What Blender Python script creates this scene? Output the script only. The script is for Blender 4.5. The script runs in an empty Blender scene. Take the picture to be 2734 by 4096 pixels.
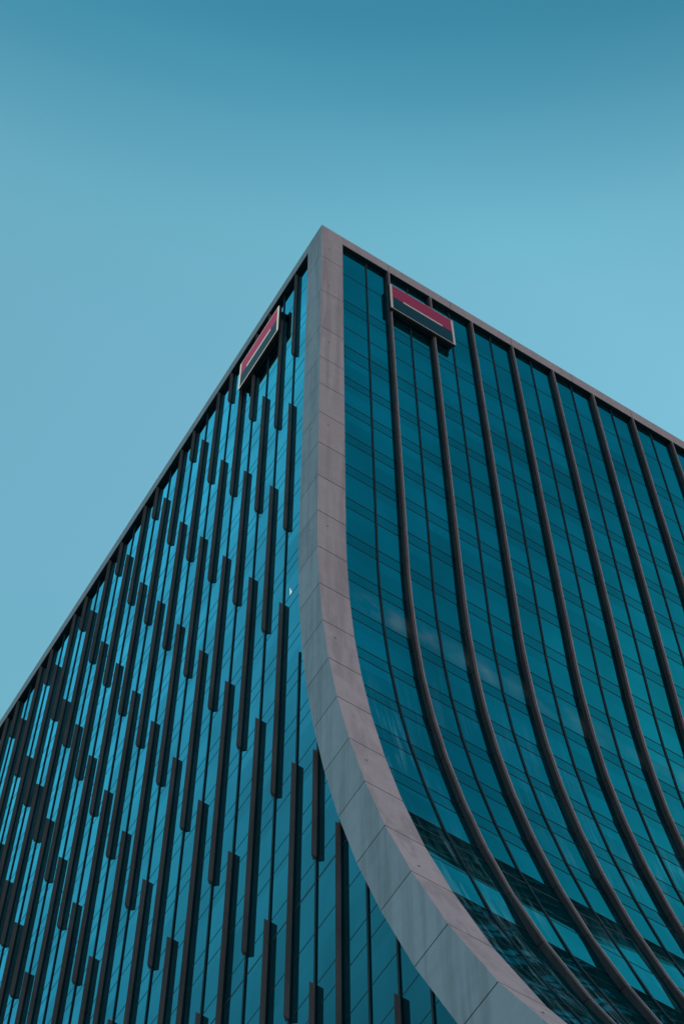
import bpy, bmesh, math, random
from mathutils import Vector, Matrix
random.seed(7)
scene = bpy.context.scene
col = scene.collection
H = 137.2                       # roof height above the plaza; z values below are given relative to the roof
# ------------------------------------------------------------------ helpers
class MB:
    """collects verts / faces for ONE mesh"""
    def __init__(self): self.v = []; self.f = []
    def vert(self, p): self.v.append(tuple(p)); return len(self.v) - 1
    def box(self, x0, x1, y0, y1, z0, z1):
        b = len(self.v)
        for z in (z0, z1):
            for x, y in ((x0, y0), (x1, y0), (x1, y1), (x0, y1)): self.v.append((x, y, z))
        for q in ((3, 2, 1, 0), (4, 5, 6, 7), (0, 1, 5, 4), (1, 2, 6, 5), (2, 3, 7, 6), (3, 0, 4, 7)):
            self.f.append(tuple(b + i for i in q))
    def loft(self, rings, cap=True):
        n = len(rings[0]); b = len(self.v)
        for r in rings: self.v.extend(tuple(p) for p in r)
        for i in range(len(rings) - 1):
            for j in range(n):
                k = (j + 1) % n
                self.f.append((b + i*n + j, b + i*n + k, b + (i+1)*n + k, b + (i+1)*n + j))
        if cap:
            self.f.append(tuple(b + j for j in range(n))[::-1])
            self.f.append(tuple(b + (len(rings)-1)*n + j for j in range(n)))
    def quad(self, *p):
        b = len(self.v); self.v.extend(tuple(q) for q in p); self.f.append(tuple(range(b, b + len(p))))
    def build(self, name, mat, parent=None, loc=(0, 0, 0), bevel=0):
        me = bpy.data.meshes.new(name)
        me.from_pydata([(x - loc[0], y - loc[1], z - loc[2]) for x, y, z in self.v], [], self.f)
        bm = bmesh.new(); bm.from_mesh(me)
        bmesh.ops.recalc_face_normals(bm, faces=bm.faces)
        bm.to_mesh(me); bm.free()
        me.materials.append(mat)
        o = bpy.data.objects.new(name, me); col.objects.link(o); o.location = loc
        if bevel:
            m = o.modifiers.new('bevel', 'BEVEL'); m.width = bevel; m.segments = 2; m.limit_method = 'ANGLE'
        if parent: o.parent = parent; o.matrix_parent_inverse = Matrix.Translation(parent.location).inverted()
        return o

def thing(name, label, cat, loc, group=None):
    o = bpy.data.objects.new(name, None); col.objects.link(o); o.location = loc
    o['label'] = label; o['category'] = cat
    if group: o['group'] = group
    return o

# ------------------------------------------------------------------ materials
def nodes(name):
    m = bpy.data.materials.new(name); m.use_nodes = True
    nt = m.node_tree; b = nt.nodes['Principled BSDF']
    return m, nt, b
def N(nt, t, **kw):
    n = nt.nodes.new(t)
    for k, v in kw.items(): setattr(n, k, v)
    return n
def ramp(nt, fac, stops, interp='LINEAR'):
    r = N(nt, 'ShaderNodeValToRGB'); r.color_ramp.interpolation = interp; e = r.color_ramp.elements
    while len(e) < len(stops): e.new(0.5)
    for i, (p, c) in enumerate(stops):
        e[i].position = p; e[i].color = (c[0], c[1], c[2], 1) if not isinstance(c, (int, float)) else (c, c, c, 1)
    nt.links.new(fac, r.inputs['Fac']); return r.outputs['Color']
def mixc(nt, mode, fac, a, b):
    n = N(nt, 'ShaderNodeMix', data_type='RGBA', blend_type=mode)
    for sock, v in ((n.inputs[0], fac), (n.inputs[6], a), (n.inputs[7], b)):
        if hasattr(v, 'is_linked'): nt.links.new(v, sock)
        else: sock.default_value = v if not isinstance(v, tuple) else (v[0], v[1], v[2], 1)
    return n.outputs[2]
def noise(nt, scale=(1, 1, 1), s=1.0, detail=4, rough=.55):
    tc = N(nt, 'ShaderNodeTexCoord'); mp = N(nt, 'ShaderNodeMapping'); mp.inputs['Scale'].default_value = scale
    nz = N(nt, 'ShaderNodeTexNoise'); nz.inputs['Scale'].default_value = s; nz.inputs['Detail'].default_value = detail
    nz.inputs['Roughness'].default_value = rough
    nt.links.new(tc.outputs['Object'], mp.inputs[0]); nt.links.new(mp.outputs[0], nz.inputs['Vector'])
    return nz.outputs['Fac']

def stone(name, base, streak=.25, rough=.8, tones=False):
    m, nt, b = nodes(name)
    mott = ramp(nt, noise(nt, s=1.3, detail=6), [(.3, .92), (.7, 1.04)])
    fine = ramp(nt, noise(nt, s=38, detail=3, rough=.7), [(.25, .80), (.75, 1.16)])
    vs = ramp(nt, noise(nt, scale=(1.6, 1.6, .07), s=1, detail=3), [(.46, 1.0), (.60, 1 - streak), (.70, 1.0)])
    c = mixc(nt, 'MULTIPLY', 1.0, tuple(base), mott); c = mixc(nt, 'MULTIPLY', 1.0, c, fine); c = mixc(nt, 'MULTIPLY', 1.0, c, vs)
    if tones:
        at = N(nt, 'ShaderNodeAttribute', attribute_name='tone'); c = mixc(nt, 'MULTIPLY', 1.0, c, at.outputs['Fac'])
    nt.links.new(c, b.inputs['Base Color']); b.inputs['Roughness'].default_value = rough
    b.inputs['Specular IOR Level'].default_value = .3
    bp = N(nt, 'ShaderNodeBump'); bp.inputs['Strength'].default_value = .12; bp.inputs['Distance'].default_value = .01
    nt.links.new(noise(nt, s=45, detail=4), bp.inputs['Height']); nt.links.new(bp.outputs[0], b.inputs['Normal'])
    return m

def metal(name, base, rough=.5, spec=.4):
    m, nt, b = nodes(name)
    mott = ramp(nt, noise(nt, scale=(4, 4, .35), s=1, detail=5), [(.3, .78), (.7, 1.18)])
    fine = ramp(nt, noise(nt, s=60, detail=2), [(.3, .85), (.7, 1.15)])
    c = mixc(nt, 'MULTIPLY', 1.0, tuple(base), mott); c = mixc(nt, 'MULTIPLY', 1.0, c, fine)
    nt.links.new(c, b.inputs['Base Color']); b.inputs['Roughness'].default_value = rough
    b.inputs['Specular IOR Level'].default_value = spec
    return m

def plain(name, base, rough=.5, emit=None, strength=0, spec=.4):
    m, nt, b = nodes(name)
    v = ramp(nt, noise(nt, s=9, detail=5), [(.3, .86), (.7, 1.1)])
    c = mixc(nt, 'MULTIPLY', 1.0, tuple(base), v)
    nt.links.new(c, b.inputs['Base Color']); b.inputs['Roughness'].default_value = rough
    b.inputs['Specular IOR Level'].default_value = spec
    if emit:
        b.inputs['Emission Color'].default_value = (*emit, 1); b.inputs['Emission Strength'].default_value = strength
    return m

def glass(name, tint, body, axis, pitch, off, lit=0, wave=.0, dirt=0.0, power=5.0, gain=1.0, f0=.05, rough=0.015):
    """coated mirror glazing: reflectance rises towards grazing view, each pane a slightly different batch"""
    m, nt, b = nodes(name); nt.nodes.remove(b); out = nt.nodes['Material Output']
    tc = N(nt, 'ShaderNodeTexCoord'); sep = N(nt, 'ShaderNodeSeparateXYZ'); nt.links.new(tc.outputs['Object'], sep.inputs[0])
    a = N(nt, 'ShaderNodeMath', operation='SUBTRACT'); nt.links.new(sep.outputs[axis], a.inputs[0]); a.inputs[1].default_value = off
    d = N(nt, 'ShaderNodeMath', operation='DIVIDE'); nt.links.new(a.outputs[0], d.inputs[0]); d.inputs[1].default_value = pitch
    fl = N(nt, 'ShaderNodeMath', operation='FLOOR'); nt.links.new(d.outputs[0], fl.inputs[0])
    dz = N(nt, 'ShaderNodeMath', operation='DIVIDE'); nt.links.new(sep.outputs['Z'], dz.inputs[0]); dz.inputs[1].default_value = 3.88
    fz = N(nt, 'ShaderNodeMath', operation='FLOOR'); nt.links.new(dz.outputs[0], fz.inputs[0])
    cb = N(nt, 'ShaderNodeCombineXYZ'); nt.links.new(fl.outputs[0], cb.inputs[0]); nt.links.new(fz.outputs[0], cb.inputs[1])
    wn = N(nt, 'ShaderNodeTexWhiteNoise', noise_dimensions='3D'); nt.links.new(cb.outputs[0], wn.inputs['Vector'])
    pane = ramp(nt, wn.outputs['Value'], [(0, .86), (1, 1.08)])
    soft = ramp(nt, noise(nt, scale=(.6, .6, .22), s=.5, detail=4), [(.3, .86), (.7, 1.10)])  # blotches in the tint imitate uneven sky brightness reflected in the glass
    tcol = mixc(nt, 'MULTIPLY', 1.0, mixc(nt, 'MULTIPLY', 1.0, tuple(tint), pane), soft)
    lw = N(nt, 'ShaderNodeLayerWeight'); lw.inputs['Blend'].default_value = .5
    pw = N(nt, 'ShaderNodeMath', operation='POWER'); nt.links.new(lw.outputs['Facing'], pw.inputs[0]); pw.inputs[1].default_value = power
    mu = N(nt, 'ShaderNodeMath', operation='MULTIPLY_ADD', use_clamp=True); nt.links.new(pw.outputs[0], mu.inputs[0]); mu.inputs[1].default_value = gain; mu.inputs[2].default_value = f0
    gl = N(nt, 'ShaderNodeBsdfGlossy'); gl.inputs['Roughness'].default_value = rough; nt.links.new(tcol, gl.inputs['Color'])
    df = N(nt, 'ShaderNodeBsdfDiffuse')
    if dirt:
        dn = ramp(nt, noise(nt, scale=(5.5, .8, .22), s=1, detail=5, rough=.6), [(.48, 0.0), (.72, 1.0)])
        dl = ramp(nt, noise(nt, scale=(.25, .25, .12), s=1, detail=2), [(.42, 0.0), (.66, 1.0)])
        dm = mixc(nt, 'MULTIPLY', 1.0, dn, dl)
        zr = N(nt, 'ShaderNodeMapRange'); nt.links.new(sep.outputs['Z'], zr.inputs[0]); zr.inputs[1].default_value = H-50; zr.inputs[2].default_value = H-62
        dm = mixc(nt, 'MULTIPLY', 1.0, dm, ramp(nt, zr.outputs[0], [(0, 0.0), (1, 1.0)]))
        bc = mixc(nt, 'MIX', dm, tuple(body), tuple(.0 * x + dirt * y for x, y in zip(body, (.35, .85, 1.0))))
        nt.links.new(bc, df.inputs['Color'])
    else: df.inputs['Color'].default_value = (*body, 1)
    if wave:
        bp = N(nt, 'ShaderNodeBump'); bp.inputs['Strength'].default_value = 1.0; bp.inputs['Distance'].default_value = wave
        zl = N(nt, 'ShaderNodeMapRange'); nt.links.new(sep.outputs['Z'], zl.inputs[0]); zl.inputs[1].default_value = H-73; zl.inputs[2].default_value = H-78
        zl.inputs[3].default_value = .10; zl.inputs[4].default_value = 1.0
        hm = N(nt, 'ShaderNodeMath', operation='MULTIPLY'); nt.links.new(noise(nt, scale=(1, 1, .6), s=.3, detail=1.5), hm.inputs[0]); nt.links.new(zl.outputs[0], hm.inputs[1])
        nt.links.new(hm.outputs[0], bp.inputs['Height'])
        nt.links.new(bp.outputs[0], gl.inputs['Normal'])
    mx = N(nt, 'ShaderNodeMixShader'); nt.links.new(mu.outputs[0], mx.inputs[0]); nt.links.new(df.outputs[0], mx.inputs[1]); nt.links.new(gl.outputs[0], mx.inputs[2])
    res = mx.outputs[0]
    if lit:                                     # added emission: warm cloudy patches painted over the panes of one storey
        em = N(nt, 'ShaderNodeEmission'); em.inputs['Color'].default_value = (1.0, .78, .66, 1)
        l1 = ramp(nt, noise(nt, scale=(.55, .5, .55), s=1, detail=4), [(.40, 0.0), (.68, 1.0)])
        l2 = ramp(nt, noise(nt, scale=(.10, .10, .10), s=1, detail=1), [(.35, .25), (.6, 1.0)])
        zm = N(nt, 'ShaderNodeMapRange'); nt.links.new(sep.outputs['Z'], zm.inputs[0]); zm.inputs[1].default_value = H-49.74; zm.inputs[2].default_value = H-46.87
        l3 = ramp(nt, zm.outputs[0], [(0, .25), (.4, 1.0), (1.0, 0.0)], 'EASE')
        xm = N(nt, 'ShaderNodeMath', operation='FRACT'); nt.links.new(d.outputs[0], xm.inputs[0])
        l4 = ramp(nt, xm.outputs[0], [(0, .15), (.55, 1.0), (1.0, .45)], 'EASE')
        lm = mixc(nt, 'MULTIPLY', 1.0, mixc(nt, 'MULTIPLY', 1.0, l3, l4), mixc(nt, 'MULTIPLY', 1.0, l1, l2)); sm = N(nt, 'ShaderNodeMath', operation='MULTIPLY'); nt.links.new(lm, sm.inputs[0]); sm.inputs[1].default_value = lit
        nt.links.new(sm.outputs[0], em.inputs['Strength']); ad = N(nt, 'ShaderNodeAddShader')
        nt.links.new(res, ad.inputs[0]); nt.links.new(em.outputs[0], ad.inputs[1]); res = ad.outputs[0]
    nt.links.new(res, out.inputs['Surface'])
    return m

M = {
 'stone': stone('pale_stone_cladding', (.40, .362, .392), .20, tones=True),
 'fascia': stone('fascia_stone', (.38, .335, .36), .08),
 'joint': plain('dark_joint', (.03, .03, .032), .9),
 'fin': metal('dark_bronze_fin', (.34, .195, .18), .6, .2),
 'rib': metal('bronze_rib', (.10, .062, .062), .55, .2),
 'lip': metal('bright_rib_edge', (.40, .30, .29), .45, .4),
 'soffit': metal('dark_soffit', (.020, .042, .050), .8, .1),
 'mullion': metal('black_mullion', (.012, .027, .034), .5, .25),
 'glassL': glass('side_mirror_glass', (.19, .84, 1.0), (.002, .020, .028), 'Y', 1.51, 3.13, wave=.002, power=7.5, gain=3.6, f0=.04),
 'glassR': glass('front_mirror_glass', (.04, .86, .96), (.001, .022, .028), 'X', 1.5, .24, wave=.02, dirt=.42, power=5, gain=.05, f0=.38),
 'glassGlow': glass('glow_storey_glass', (.04, .86, .96), (.001, .022, .028), 'X', 1.5, .24, lit=.019, wave=.02, power=5, gain=.05, f0=.38),
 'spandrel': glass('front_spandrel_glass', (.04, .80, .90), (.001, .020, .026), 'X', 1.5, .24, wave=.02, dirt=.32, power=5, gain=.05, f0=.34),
 'red': plain('sign_red', (.30, .006, .055), .4, (.6, .01, .09), .02, .12),
 'black': plain('sign_black', (.003, .012, .019), .35, spec=.12),
 'white': plain('sign_white', (.42, .38, .38), .5, (1, .84, .66), .03),
 'redbright': plain('bright_sign_red', (.36, .012, .07), .4, (.75, .03, .12), .075, .12),
 'whitebright': plain('bright_sign_white', (.55, .5, .46), .5, (1, .84, .66), .13),
 'signbody': metal('sign_box_dark', (.05, .045, .048), .6, .2),
 'bolt': plain('anchor_hole', (.02, .02, .02), .9),
 'litwin': plain('lit_window_gap', (.7, .62, .5), .6, (1.0, .86, .68), .16),
 'roof': plain('roof_gravel', (.2, .2, .2), .9),
 'plaza': stone('plaza_paving', (.22, .21, .20), .0, .85),
 'backwall': plain('rear_cladding', (.06, .07, .08), .7),
}

# ------------------------------------------------------------------ the tower's section (y of the front against z)
PZ = [0, 43.0, 45.73, 49.66, 53.52, 57.42, 61.34, 65.51, 69.69, 73.87, 76.8, 78.07, 82.71, 87.57, 92.4, 97.2, 101.6, 105.2]
PY = [0, 0, -.06, -.24, -.54, -.99, -1.58, -2.36, -3.28, -4.36, -5.246, -5.63, -7.2, -9.1, -11.35, -14.1, -17.3, -20.8]
ZB = -105.2
def prof(z):
    d = -z
    if d <= 0: return 0.0
    for i in range(len(PZ) - 1):
        if d <= PZ[i+1]:
            t = (d - PZ[i]) / (PZ[i+1] - PZ[i]); return PY[i] + t * (PY[i+1] - PY[i])
    return PY[-1]
def normal(i):
    """outward normal (y, z) at section vertex i: mean of the neighbouring facets"""
    ns = []
    for a, b in ((i-1, i), (i, i+1)):
        if 0 <= a and b < len(PZ):
            dz = PZ[b] - PZ[a]; dy = PY[b] - PY[a]          # going down dz, forward dy (<0)
            l = math.hypot(dz, dy); ns.append((-dz / l, dy / l))
    y = sum(n[0] for n in ns); z = sum(n[1] for n in ns); l = math.hypot(y, z)
    c = max(.5, (ns[0][0]*y + ns[0][1]*z) / l)
    return y / l, z / l, c
NRM = [normal(i) for i in range(len(PZ))]
DN = {73.87: -.062, 76.8: .065, 78.07: .060}       # the panes of the lowest storeys are set a few centimetres off the section
def off(z, n):
    """point (y, z) on the front section at height z pushed inwards by n"""
    d = -z
    for i in range(len(PZ) - 1):
        if d <= PZ[i+1] + 1e-9:
            t = max(0., (d - PZ[i]) / (PZ[i+1] - PZ[i]))
            a, b = NRM[i], NRM[i+1]; w = min(1., max(0., n/.26))
            na, nb = n + w*DN.get(PZ[i], 0), n + w*DN.get(PZ[i+1], 0)
            ay, az = PY[i] - a[0]*na/a[2], -PZ[i] - a[1]*na/a[2]
            by, bz = PY[i+1] - b[0]*nb/b[2], -PZ[i+1] - b[1]*nb/b[2]
            return ay + t*(by-ay), az + t*(bz-az)
    i = len(PZ) - 1; a = NRM[i]
    return PY[i] - a[0]*n/a[2], -PZ[i] - a[1]*n/a[2]
def cuts(z0, z1, extra=()):
    zs = {z0, z1} | {-p for p in PZ if z1 < -p < z0} | {e for e in extra if z1 < e < z0}
    return sorted(zs, reverse=True)
def sweep(mb, section, z0, z1, grooves=(), inset=.02):
    """section: list of (x, n); swept down the curved front from z0 to z1"""
    zs = []
    for z in cuts(z0, z1):
        zs.append((z, 0))
    for g in grooves:
        if z1 + .1 < g < z0 - .1:
            zs = [q for q in zs if abs(q[0] - g) > .05]
            zs += [(g + .022, 0), (g + .014, 1), (g - .014, 1), (g - .022, 0)]
    zs.sort(key=lambda q: -q[0])
    cx = sum(s[0] for s in section) / len(section); nmax = max(s[1] for s in section)
    rings = []
    for z, g in zs:
        r = []
        for x, n in section:
            xx, nn = x, n
            if g:
                xx = x + (inset if x < cx else -inset); nn = n + inset if n < nmax - .03 else n
            y, zz = off(z, nn); r.append((xx, y, H + zz))
        rings.append(r)
    mb.loft(rings)

TR = [-6.0, -10.6, -12.0, -15.1, -18.0, -19.72]
for a, b in ((22.62, 23.62), (26.47, 27.5), (30.35, 31.4), (34.2, 35.25), (38.07, 39.12), (41.97, 43.0), (45.82, 46.87), (49.74, 50.8), (53.62, 54.72),
             (57.54, 58.6), (61.46, 62.76), (65.58, 66.86), (69.7, 71.0)): TR += [-a, -b]
TR += [-73.9, -76.8, -78.09, -80.42, -82.66, -84.8, -87.6, -90.0, -92.4, -94.8, -97.2, -99.6]
THICK = {-18.0, -71.0}
G = .26                                    # glass sits this far behind the stone face
WX, LEN = 39.9, 52.0                       # width of the curved front, length of the side
XL = [4.74 + 3.0*i for i in range(11)]     # ribs
SOF = -1.43
def wl(z): return 1.56 if z > -50 else 1.56 + .13 * (-z - 50) / 40      # width of the stone frame on the side

tower = thing('office_tower', 'blue glass office tower with a pale stone corner frame sweeping outwards at its foot', 'building', (20, 25, 0))
def part(mb, name, mat, parent=tower, **k): return mb.build(name, mat, parent, **k)

# ---- stone corner frame: one lofted L-shaped body with recessed joints
FJ = [-5.95, -11.98, -18.0, -22.58, -26.38, -30.24, -34.1, -38.0, -41.92, -45.76, -49.66, -53.52, -57.42, -61.34, -65.51, -69.69, -73.87, -78.07, -82.71, -87.57, -92.4, -97.2]
def frame_ring(z, g):
    y = prof(z); w = wl(z); i = g * .018
    return [(i, y + w, H+z), (i, y + i, H+z), (1.48, y + i, H+z), (1.48, y + .8, H+z), (.75, y + .95, H+z), (.6, y + w, H+z)]
mb = MB(); zs = [(0, 0), (SOF, 0)]
for z in cuts(SOF, ZB): zs.append((z, 0))
for g in FJ:
    zs = [q for q in zs if abs(q[0]-g) > .06]
    zs += [(g+.036, 0), (g+.026, 1), (g-.026, 1), (g-.036, 0)]
zs = sorted(set(zs), key=lambda q: -q[0])
mb.loft([frame_ring(z, g) for z, g in zs])
frame = part(mb, 'corner_frame', M['stone'])
def tone_panels(o):
    at = o.data.attributes.new('tone', 'FLOAT', 'FACE'); rnd = random.Random(3); tone = {}
    for p in o.data.polygons:
        key = (sum(1 for g in FJ if H + g > p.center.z + o.location.z), abs(p.normal.x) > .7)
        at.data[p.index].value = tone.setdefault(key, rnd.uniform(.94, 1.05))
tone_panels(frame)
# joint shadows filled with dark sealant, seen as thin lines
mb = MB()
for g in FJ:
    y = prof(g); w = wl(g)
    mb.loft([[(.010, y+w-.01, H+z), (.010, y+.010, H+z), (1.47, y+.010, H+z), (1.47, y+.3, H+z), (.3, y+.3, H+z), (.3, y+w-.01, H+z)] for z in (g+.023, g-.023)])
part(mb, 'sealant_joint', M['joint'], frame)
HOLES_R = [(.55, -3.9), (.53, -10.55), (.53, -19.81), (.545, -31.38), (.52, -43.1), (.50, -54.84), (.47, -67.14), (.52, -77.0), (.55, -89.5)]
HOLES_L = [(.60, -10.41), (.61, -19.67), (.64, -31.22), (.62, -42.93)]
for x, z in HOLES_R:
    mb = MB(); y, zz = off(z, -.003); y2, zz2 = off(z, .01)
    ring = lambda r, yy, zc: [(x + r*math.cos(t*math.pi/5), yy, H + zc + r*math.sin(t*math.pi/5)) for t in range(10)]
    mb.loft([ring(.045, y2, zz2), ring(.05, y, zz)]); part(mb, 'anchor_hole', M['bolt'], frame)
for dy, z in HOLES_L:
    mb = MB(); y = prof(z) + dy
    ring = lambda r, xx: [(xx, y + r*math.cos(t*math.pi/5), H + z + r*math.sin(t*math.pi/5)) for t in range(10)]
    mb.loft([ring(.045, .01), ring(.045, -.003)]); part(mb, 'anchor_hole', M['bolt'], frame)
# far corner frame of the curved front
mb = MB()
mb.loft([[(WX, prof(z)+w2, H+z), (WX, prof(z), H+z), (WX-1.48, prof(z), H+z), (WX-1.48, prof(z)+.8, H+z), (WX-.75, prof(z)+.95, H+z), (WX-.6, prof(z)+w2, H+z)] for z in cuts(SOF-.002, ZB) for w2 in (wl(z),)])
tone_panels(part(mb, 'corner_frame', M['stone']))

# ---- roof edge band (fascia) over both faces
def fascia(axis, a0, a1, joints):
    mb = MB(); st = [(a0, 0)]
    for j in joints: st += [(j-.022, 0), (j-.014, 1), (j+.014, 1), (j+.022, 0)]
    st.append((a1, 0)); rings = []
    for a, g in st:
        i = .015 * g
        sec = [(i, SOF), (i, -i), (.9, -i), (.9, SOF)]
        rings.append([(a, d, H+z) if axis == 'x' else (d, a, H+z) for d, z in sec])
    mb.loft(rings); return part(mb, 'roof_fascia', M['fascia'])
fascia('x', 1.482, WX-.002, [4.75 + 4.5*i for i in range(8)])
fascia('y', 1.562, LEN, [10.7 + 4.55*i for i in range(9)])
mb = MB(); mb.box(1.49, WX-1.49, .012, .89, H+SOF-.035, H+SOF-.003); part(mb, 'front_soffit', M['soffit'])  # both soffits: the shade under the roof band is put into their dark colour
mb = MB(); mb.box(.012, .89, 1.57, LEN-.01, H+SOF-.035, H+SOF-.003); part(mb, 'side_soffit', M['soffit'])
mb = MB(); mb.box(.902, WX-.1, .902, LEN-.1, H-1.0, H-.5); part(mb, 'flat_roof', M['roof'])

# ---- curved front: a window for each bay of each storey, dark spandrels, transoms, mullions, ribs
CAM = Vector((-21.8382, -36.3166, 1.6707)); F_PX = 9287.88
RM = ((.84729498, -.53111283, -.00322119), (.48248842, .77223049, -.41335818), (.22202733, .34868213, .91056281))
def pix(p):
    d = Vector(p) - CAM; c = [sum(r[i]*d[i] for i in range(3)) for r in RM]
    return (1367 + F_PX*c[0]/c[2], 2048 + F_PX*c[1]/c[2]) if c[2] > 1 else (9e9, 9e9)
def in_view(pts, m=0):
    q = [pix(p) for p in pts]
    return max(a for a, b in q) > -m and min(a for a, b in q) < 2734+m and max(b for a, b in q) > -m and min(b for a, b in q) < 4096+m

storeys = []                                 # (top, bottom, is_spandrel)
zt = SOF
for z in TR:
    h = zt - z
    storeys.append((zt, z, h < 1.9 and zt < -9))
    zt = z
bays = [1.3] + XL + [WX-1.3]
wins = []
def glass_strip(mb, x0, x1, z0, z1, n=G):
    zs = cuts(z0, z1)
    for a, b in zip(zs, zs[1:]):
        ya, za = off(a, n); yb, zb = off(b, n)
        mb.quad((x0, yb, H+zb), (x1, yb, H+zb), (x1, ya, H+za), (x0, ya, H+za))
for zt, zb, sp in storeys:
    if sp:
        mb = MB(); glass_strip(mb, bays[0], bays[-1], zt, zb); part(mb, 'spandrel', M['spandrel'])
    else:
        for x0, x1 in zip(bays, bays[1:]):
            pts = [(x, *(lambda q: (q[0], H+q[1]))(off(z, G))) for x in (x0, x1) for z in (zt, zb)]
            p = pix(((x0+x1)/2, off((zt+zb)/2, G)[0], H + (zt+zb)/2))
            q = [pix(a) for a in pts]
            area = (max(a for a, b in q)-min(a for a, b in q)) * (max(b for a, b in q)-min(b for a, b in q))
            wins.append((in_view(pts), area, x0, x1, zt, zb))
wins.sort(key=lambda w: (-int(w[0]), -w[1]))
rest = MB()
for i, (v, a, x0, x1, zt, zb) in enumerate(wins):
    if i < 92 and v:
        mb = MB(); glass_strip(mb, x0, x1, zt, zb); part(mb, 'window', M['glassGlow' if abs(zt+46.87) < .1 else 'glassR'])
    elif abs(zt+46.87) < .1 and v: mb = MB(); glass_strip(mb, x0, x1, zt, zb); part(mb, 'window', M['glassGlow'])
    else: glass_strip(rest, x0, x1, zt, zb)
o = part(rest, 'window', M['glassR']); o['kind'] = 'stuff'; o['label'] = 'the smaller windows higher up the curved glass front'
# the foot of the front below the glazing
mb = MB(); glass_strip(mb, 1.3, WX-1.3, TR[-1], ZB); part(mb, 'spandrel', M['spandrel'])

for z in TR:
    t = .045 if z in THICK else .022
    mb = MB(); sweep(mb, [(1.4, G+.02), (1.4, G-.013), (WX-1.4, G-.013), (WX-1.4, G+.02)], z+t, z-t); part(mb, 'transom', M['mullion'])
for i in range(12):
    x = 3.24 + 3.0*i + (.05 if i == 0 else 0)
    mb = MB(); sweep(mb, [(x-.042, G+.02), (x-.042, G-.05), (x-.016, G-.05), (x-.016, G-.03), (x+.016, G-.03), (x+.016, G-.05), (x+.042, G-.05), (x+.042, G+.02)], SOF, ZB)
    part(mb, 'mullion', M['mullion'])
RJ = [-6.0, -10.6, -15.05] + [-q for q in (22.6, 26.45, 30.35, 34.25, 38.1, 41.95, 45.8, 49.7, 53.55, 57.45, 61.4, 65.55, 69.7, 73.88, 78.07, 82.7, 87.57, 92.4)]
for x in XL:
    mb = MB()
    sweep(mb, [(x-.075, G+.01), (x-.075, .012), (x+.085, .012), (x+.085, G+.01)], SOF-.036, ZB, RJ)
    rib = part(mb, 'rib', M['rib'])
    mb = MB()
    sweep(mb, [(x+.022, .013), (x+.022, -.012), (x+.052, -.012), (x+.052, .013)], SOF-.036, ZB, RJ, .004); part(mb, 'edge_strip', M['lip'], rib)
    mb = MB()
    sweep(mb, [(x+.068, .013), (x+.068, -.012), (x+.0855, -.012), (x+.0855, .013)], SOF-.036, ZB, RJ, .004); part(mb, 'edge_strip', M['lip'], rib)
mb = MB(); mb.box(.3, WX-.3, PY[-1]+.45, LEN-.45, H+ZB-1.2, H+ZB+.12); part(mb, 'canopy_soffit', M['soffit'])
mb = MB(); mb.box(3, WX-3, 4, LEN-3, .0, H+ZB-1.25); part(mb, 'lobby_wall', M['backwall'])

# ---- flat side: a glazing band for each storey, mullions, transoms, staggered triangular fins
def edge(z): return prof(z) + wl(z)
zt = SOF
for z in TR + [ZB]:
    mb = MB(); zs = cuts(zt, z)
    for a, b in zip(zs, zs[1:]):
        mb.quad((G, LEN, H+b), (G, edge(b)-.25, H+b), (G, edge(a)-.25, H+a), (G, LEN, H+a))
    part(mb, 'glazing_band', M['glassL']); zt = z
for z in TR:
    t = .042 if z in THICK else .016
    mb = MB(); mb.box(G-.008, G+.02, edge(z)-.2, LEN-.1, H+z-t, H+z+t); part(mb, 'transom', M['mullion'])
PITCH, Y0 = 1.511, 3.13
def edge_z(y):
    """height at which the stone frame's edge passes y"""
    if y > edge(-40): return SOF
    lo, hi = -40., ZB
    for _ in range(50):
        m = (lo+hi)/2
        if edge(m) > y: lo = m
        else: hi = m
    return lo
for k in range(-7, 32):
    y = Y0 + PITCH*k; z0 = min(edge_z(y) - .2, -52.6) if k < 0 else SOF
    mb = MB()
    for a, b in ((-.045, -.014), (.014, .045)): mb.box(G-.05, G+.02, y+a, y+b, H+ZB, H+z0)
    mb.box(G-.03, G+.02, y-.013, y+.013, H+ZB, H+z0)
    part(mb, 'mullion', M['mullion'])
LV = [SOF-.036, -6.0, -15.1, -22.6, -30.38, -38.07, -45.84, -53.66, -61.5, -69.7, -76.8, -84.8, -92.4, -99.6]
PAT = {0: [(0, 2), (3, 5), (6, 8), (9, 11), (12, 13)], 1: [(1, 3), (4, 6), (7, 9), (10, 12)], 2: [(0, 1), (2, 4), (5, 7), (8, 10), (11, 13)]}
fins = []
for k in range(-7, 32):
    y = Y0 + PITCH*k
    for a, b in PAT[k % 3]:
        za, zb = LV[a], LV[b]
        if k < 0 or edge_z(y+.14) < SOF:
            lim = min(edge_z(y+.14) - 1.8, -61.0)
            if za > lim:
                c = [t for t in TR if t <= lim]; za = c[0] if c else -200
        if za - zb < 1: continue
        pts = [(0, y, H+za), (0, y, H+zb), (.2, y, H+za), (.2, y, H+zb)]
        v = in_view(pts); p = [pix(q) for q in pts]
        fins.append((v, abs(p[1][1]-p[0][1]), y, za, zb))
def fin_mesh(mb, y, za, zb):
    sec = [(0.0, y-.055), (.205, y-.06), (.205, y+.135), (.02, y-.03)]
    rings = []; st = [(za, 0)]
    for t in TR:
        if zb + .3 < t < za - .3: st += [(t+.02, 0), (t+.012, 1), (t-.012, 1), (t-.02, 0)]
    st.append((zb, 0))
    for z, g in st:
        rings.append([(x + g*(.012 if x < .1 else 0), yy + g*(.010 if yy < y else -.010), H+z) for x, yy in sec])
    mb.loft(rings)
    mb.box(.2, G-.02, y-.03, y+.03, H+zb+.15, H+za-.15)       # carrier rail back to the mullion
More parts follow.
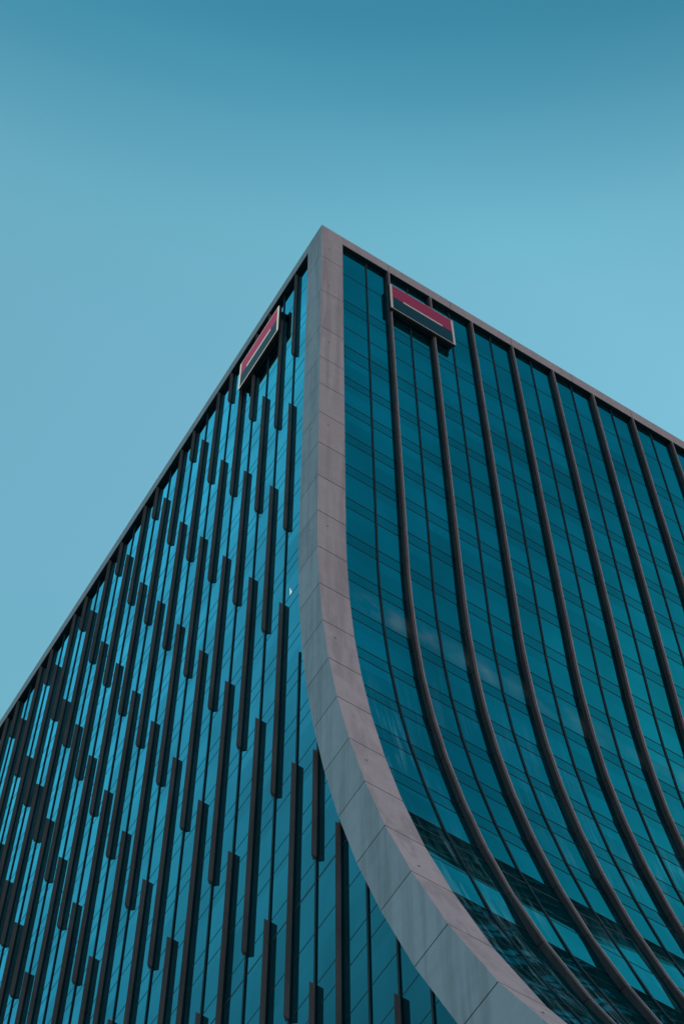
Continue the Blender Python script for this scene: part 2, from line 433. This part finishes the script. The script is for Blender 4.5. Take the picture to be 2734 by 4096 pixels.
fins.sort(key=lambda f: (-int(f[0]), -f[1]))
hidden = MB()
for i, (v, a, y, za, zb) in enumerate(fins):
    if v and i < 100:
        mb = MB(); fin_mesh(mb, y, za, zb); part(mb, 'side_fin', M['fin'])
    else: fin_mesh(hidden, y, za, zb)
if hidden.v:
    o = part(hidden, 'side_fin', M['fin']); o['kind'] = 'stuff'; o['label'] = 'the remaining dark fins of the side front'
print('fins in view', sum(1 for f in fins if f[0]), 'windows in view', sum(1 for w in wins if w[0]))
# one lit gap of a window beside the stone frame
mb = MB()
mb.loft([[(x, 2.64, H-44.95), (x, 2.58, H-45.15), (x, 2.44, H-45.66), (x, 2.62, H-45.70)] for x in (G-.006, G-.002)])
o = part(mb, 'lit_window', M['litwin']); o['label'] = 'small lit gap glowing in a window beside the stone frame'
# closed sides at the back
mb = MB(); mb.box(.3, WX-.3, LEN-.4, LEN, H+ZB, H-1.5); part(mb, 'rear_wall', M['backwall'])
mb = MB(); mb.box(WX-.5, WX-.2, 1.8, LEN-.5, H+ZB, H-1.5); part(mb, 'rear_wall', M['backwall'])

# ------------------------------------------------------------------ the two square signs
def sign(axis, a0, label):
    W_, z0, z1, d0, d1 = 4.46, -8.47, -4.34, -.20, -.016
    loc = (a0 + W_/2, -.1, H-6.4) if axis == 'x' else (-.1, a0 + W_/2, H-6.4)
    s = thing('wall_sign', label, 'sign', loc, 'square red and black signs under the roof edge')
    RED, WHITE = (M['redbright'], M['whitebright']) if axis == 'y' else (M['red'], M['white'])      # the side sign gets brighter copies with stronger added emission
    def bx(name, mat, u0, u1, w0, w1, q0, q1, parent=s):
        mb = MB()
        if axis == 'x': mb.box(a0+u0, a0+u1, q0, q1, H+w0, H+w1)
        else: mb.box(q0, q1, a0+u0, a0+u1, H+w0, H+w1)
        return mb.build(name, mat, parent)
    zm = (z0+z1)/2 + .02
    bx('sign_box', M['signbody'], 0, W_, z0, z1, d0+.02, d1)
    bx('backing_box', M['soffit'], .22, W_-.10, z0+.06, z1-.06, d1-.002, G-.03)
    bx('red_panel', RED, .15, W_-.15, zm, z1-.05, d0, d0+.019)
    bx('black_panel', M['black'], .15, W_-.15, z0+.05, zm-.002, d0, d0+.019)
    bx('white_bar', WHITE, .90, 3.62, zm-.13, zm+.10, d0-.012, d0-.002)
    for n, u0, u1 in (('side_border', 0, .148), ('side_border', W_-.148, W_)):
        bx(n, WHITE, u0, u1, z0, z1, d0-.01, d0+.018)
    bx('bottom_border', WHITE, .15, W_-.15, z0, z0+.048, d0-.01, d0+.018)
    bx('top_border', WHITE, .15, W_-.15, z1-.048, z1, d0-.01, d0+.018)
sign('x', 4.63, 'square red and black sign on the curved glass front, right of the stone corner')
sign('y', 4.44, 'square red and black sign on the flat finned side, left of the stone corner')

# ------------------------------------------------------------------ ground
mb = MB(); mb.quad((-2500, -2500, 0), (2500, -2500, 0), (2500, 2500, 0), (-2500, 2500, 0))
g = mb.build('ground', M['plaza']); g['kind'] = 'structure'

# ------------------------------------------------------------------ sky and sun
SUN_EL, SUN_DIR = math.radians(25), Vector((.85, -.53, 0)).normalized()
world = bpy.data.worlds.new('World'); scene.world = world; world.use_nodes = True
nt = world.node_tree; bg = nt.nodes['Background']
sky = N(nt, 'ShaderNodeTexSky', sky_type='NISHITA'); sky.sun_disc = False
sky.sun_elevation = SUN_EL; sky.sun_rotation = math.atan2(SUN_DIR.x, SUN_DIR.y)
sky.air_density = 1.0; sky.dust_density = .6; sky.ozone_density = 2.0
tc = N(nt, 'ShaderNodeTexCoord')
nv = N(nt, 'ShaderNodeVectorMath', operation='NORMALIZE'); nt.links.new(tc.outputs['Generated'], nv.inputs[0])
D0 = Vector((-0.075, -0.173, 0.9820)).normalized()          # the darkest part of the sky, close to the zenith
dp = N(nt, 'ShaderNodeVectorMath', operation='DOT_PRODUCT'); nt.links.new(nv.outputs[0], dp.inputs[0]); dp.inputs[1].default_value = D0
ac = N(nt, 'ShaderNodeMath', operation='ARCCOSINE'); nt.links.new(dp.outputs['Value'], ac.inputs[0])
dv = N(nt, 'ShaderNodeMath', operation='DIVIDE'); nt.links.new(ac.outputs[0], dv.inputs[0]); dv.inputs[1].default_value = math.radians(90)
TINT = [(5/90, (.30, 1.10, .88)), (19/90, (.28, 1.02, .82)), (22.5/90, (.28, .92, .74)), (24/90, (.36, 1.0, .79)), (25.5/90, (.52, 1.15, .87)), (27.5/90, (.77, 1.39, 1.0)), (30/90, (.95, 1.57, 1.06)), (40/90, (.95, 1.54, 1.05)), (48/90, (.72, 1.22, .90)), (60/90, (.66, 1.10, .86)), (1.0, (.86, 1.0, .88))]
tint = ramp(nt, dv.outputs[0], [(p, tuple(x/1.5 for x in q)) for p, q in TINT], 'CARDINAL')
sy = N(nt, 'ShaderNodeSeparateXYZ'); nt.links.new(nv.outputs[0], sy.inputs[0])
ym = N(nt, 'ShaderNodeMath', operation='MULTIPLY_ADD'); nt.links.new(sy.outputs['Y'], ym.inputs[0]); ym.inputs[1].default_value = .5; ym.inputs[2].default_value = .5
side = ramp(nt, ym.outputs[0], [(.08, (.24, .20, .22)), (.25, (.50, .46, .50)), (.36, (.64, .60, .62)), (.50, (.60, .60, .62)), (.545, (.74, .74, .76)), (.61, (1, 1, 1))])   # the sky behind the viewer is dimmer and warmer
c = mixc(nt, 'MULTIPLY', 1.0, sky.outputs['Color'], tint)
c = mixc(nt, 'MULTIPLY', 1.0, c, side)
nt.links.new(c, bg.inputs['Color']); bg.inputs['Strength'].default_value = .15
ld = bpy.data.lights.new('sun', 'SUN'); ld.energy = .45; ld.angle = math.radians(15); ld.color = (1.0, .55, .58)
sun = bpy.data.objects.new('sun', ld); col.objects.link(sun); sun.location = (0, -60, 220)
d = Vector((SUN_DIR.x*math.cos(SUN_EL), SUN_DIR.y*math.cos(SUN_EL), math.sin(SUN_EL)))
sun.rotation_euler = (-d).to_track_quat('-Z', 'Y').to_euler()

# ------------------------------------------------------------------ camera
cd = bpy.data.cameras.new('camera'); cd.sensor_fit = 'VERTICAL'; cd.sensor_height = 24; cd.lens = 24*F_PX/4096
cd.clip_end = 6000; cd.clip_start = .1
cam = bpy.data.objects.new('camera', cd); col.objects.link(cam)
r, dn, f = (Vector(v) for v in RM)
cam.matrix_world = Matrix(((r.x, -dn.x, -f.x, CAM.x), (r.y, -dn.y, -f.y, CAM.y), (r.z, -dn.z, -f.z, CAM.z), (0, 0, 0, 1)))
scene.camera = cam
vs = scene.view_settings; vs.view_transform = 'Standard'; vs.look = 'None'; vs.gamma = 1; vs.exposure = 1.55
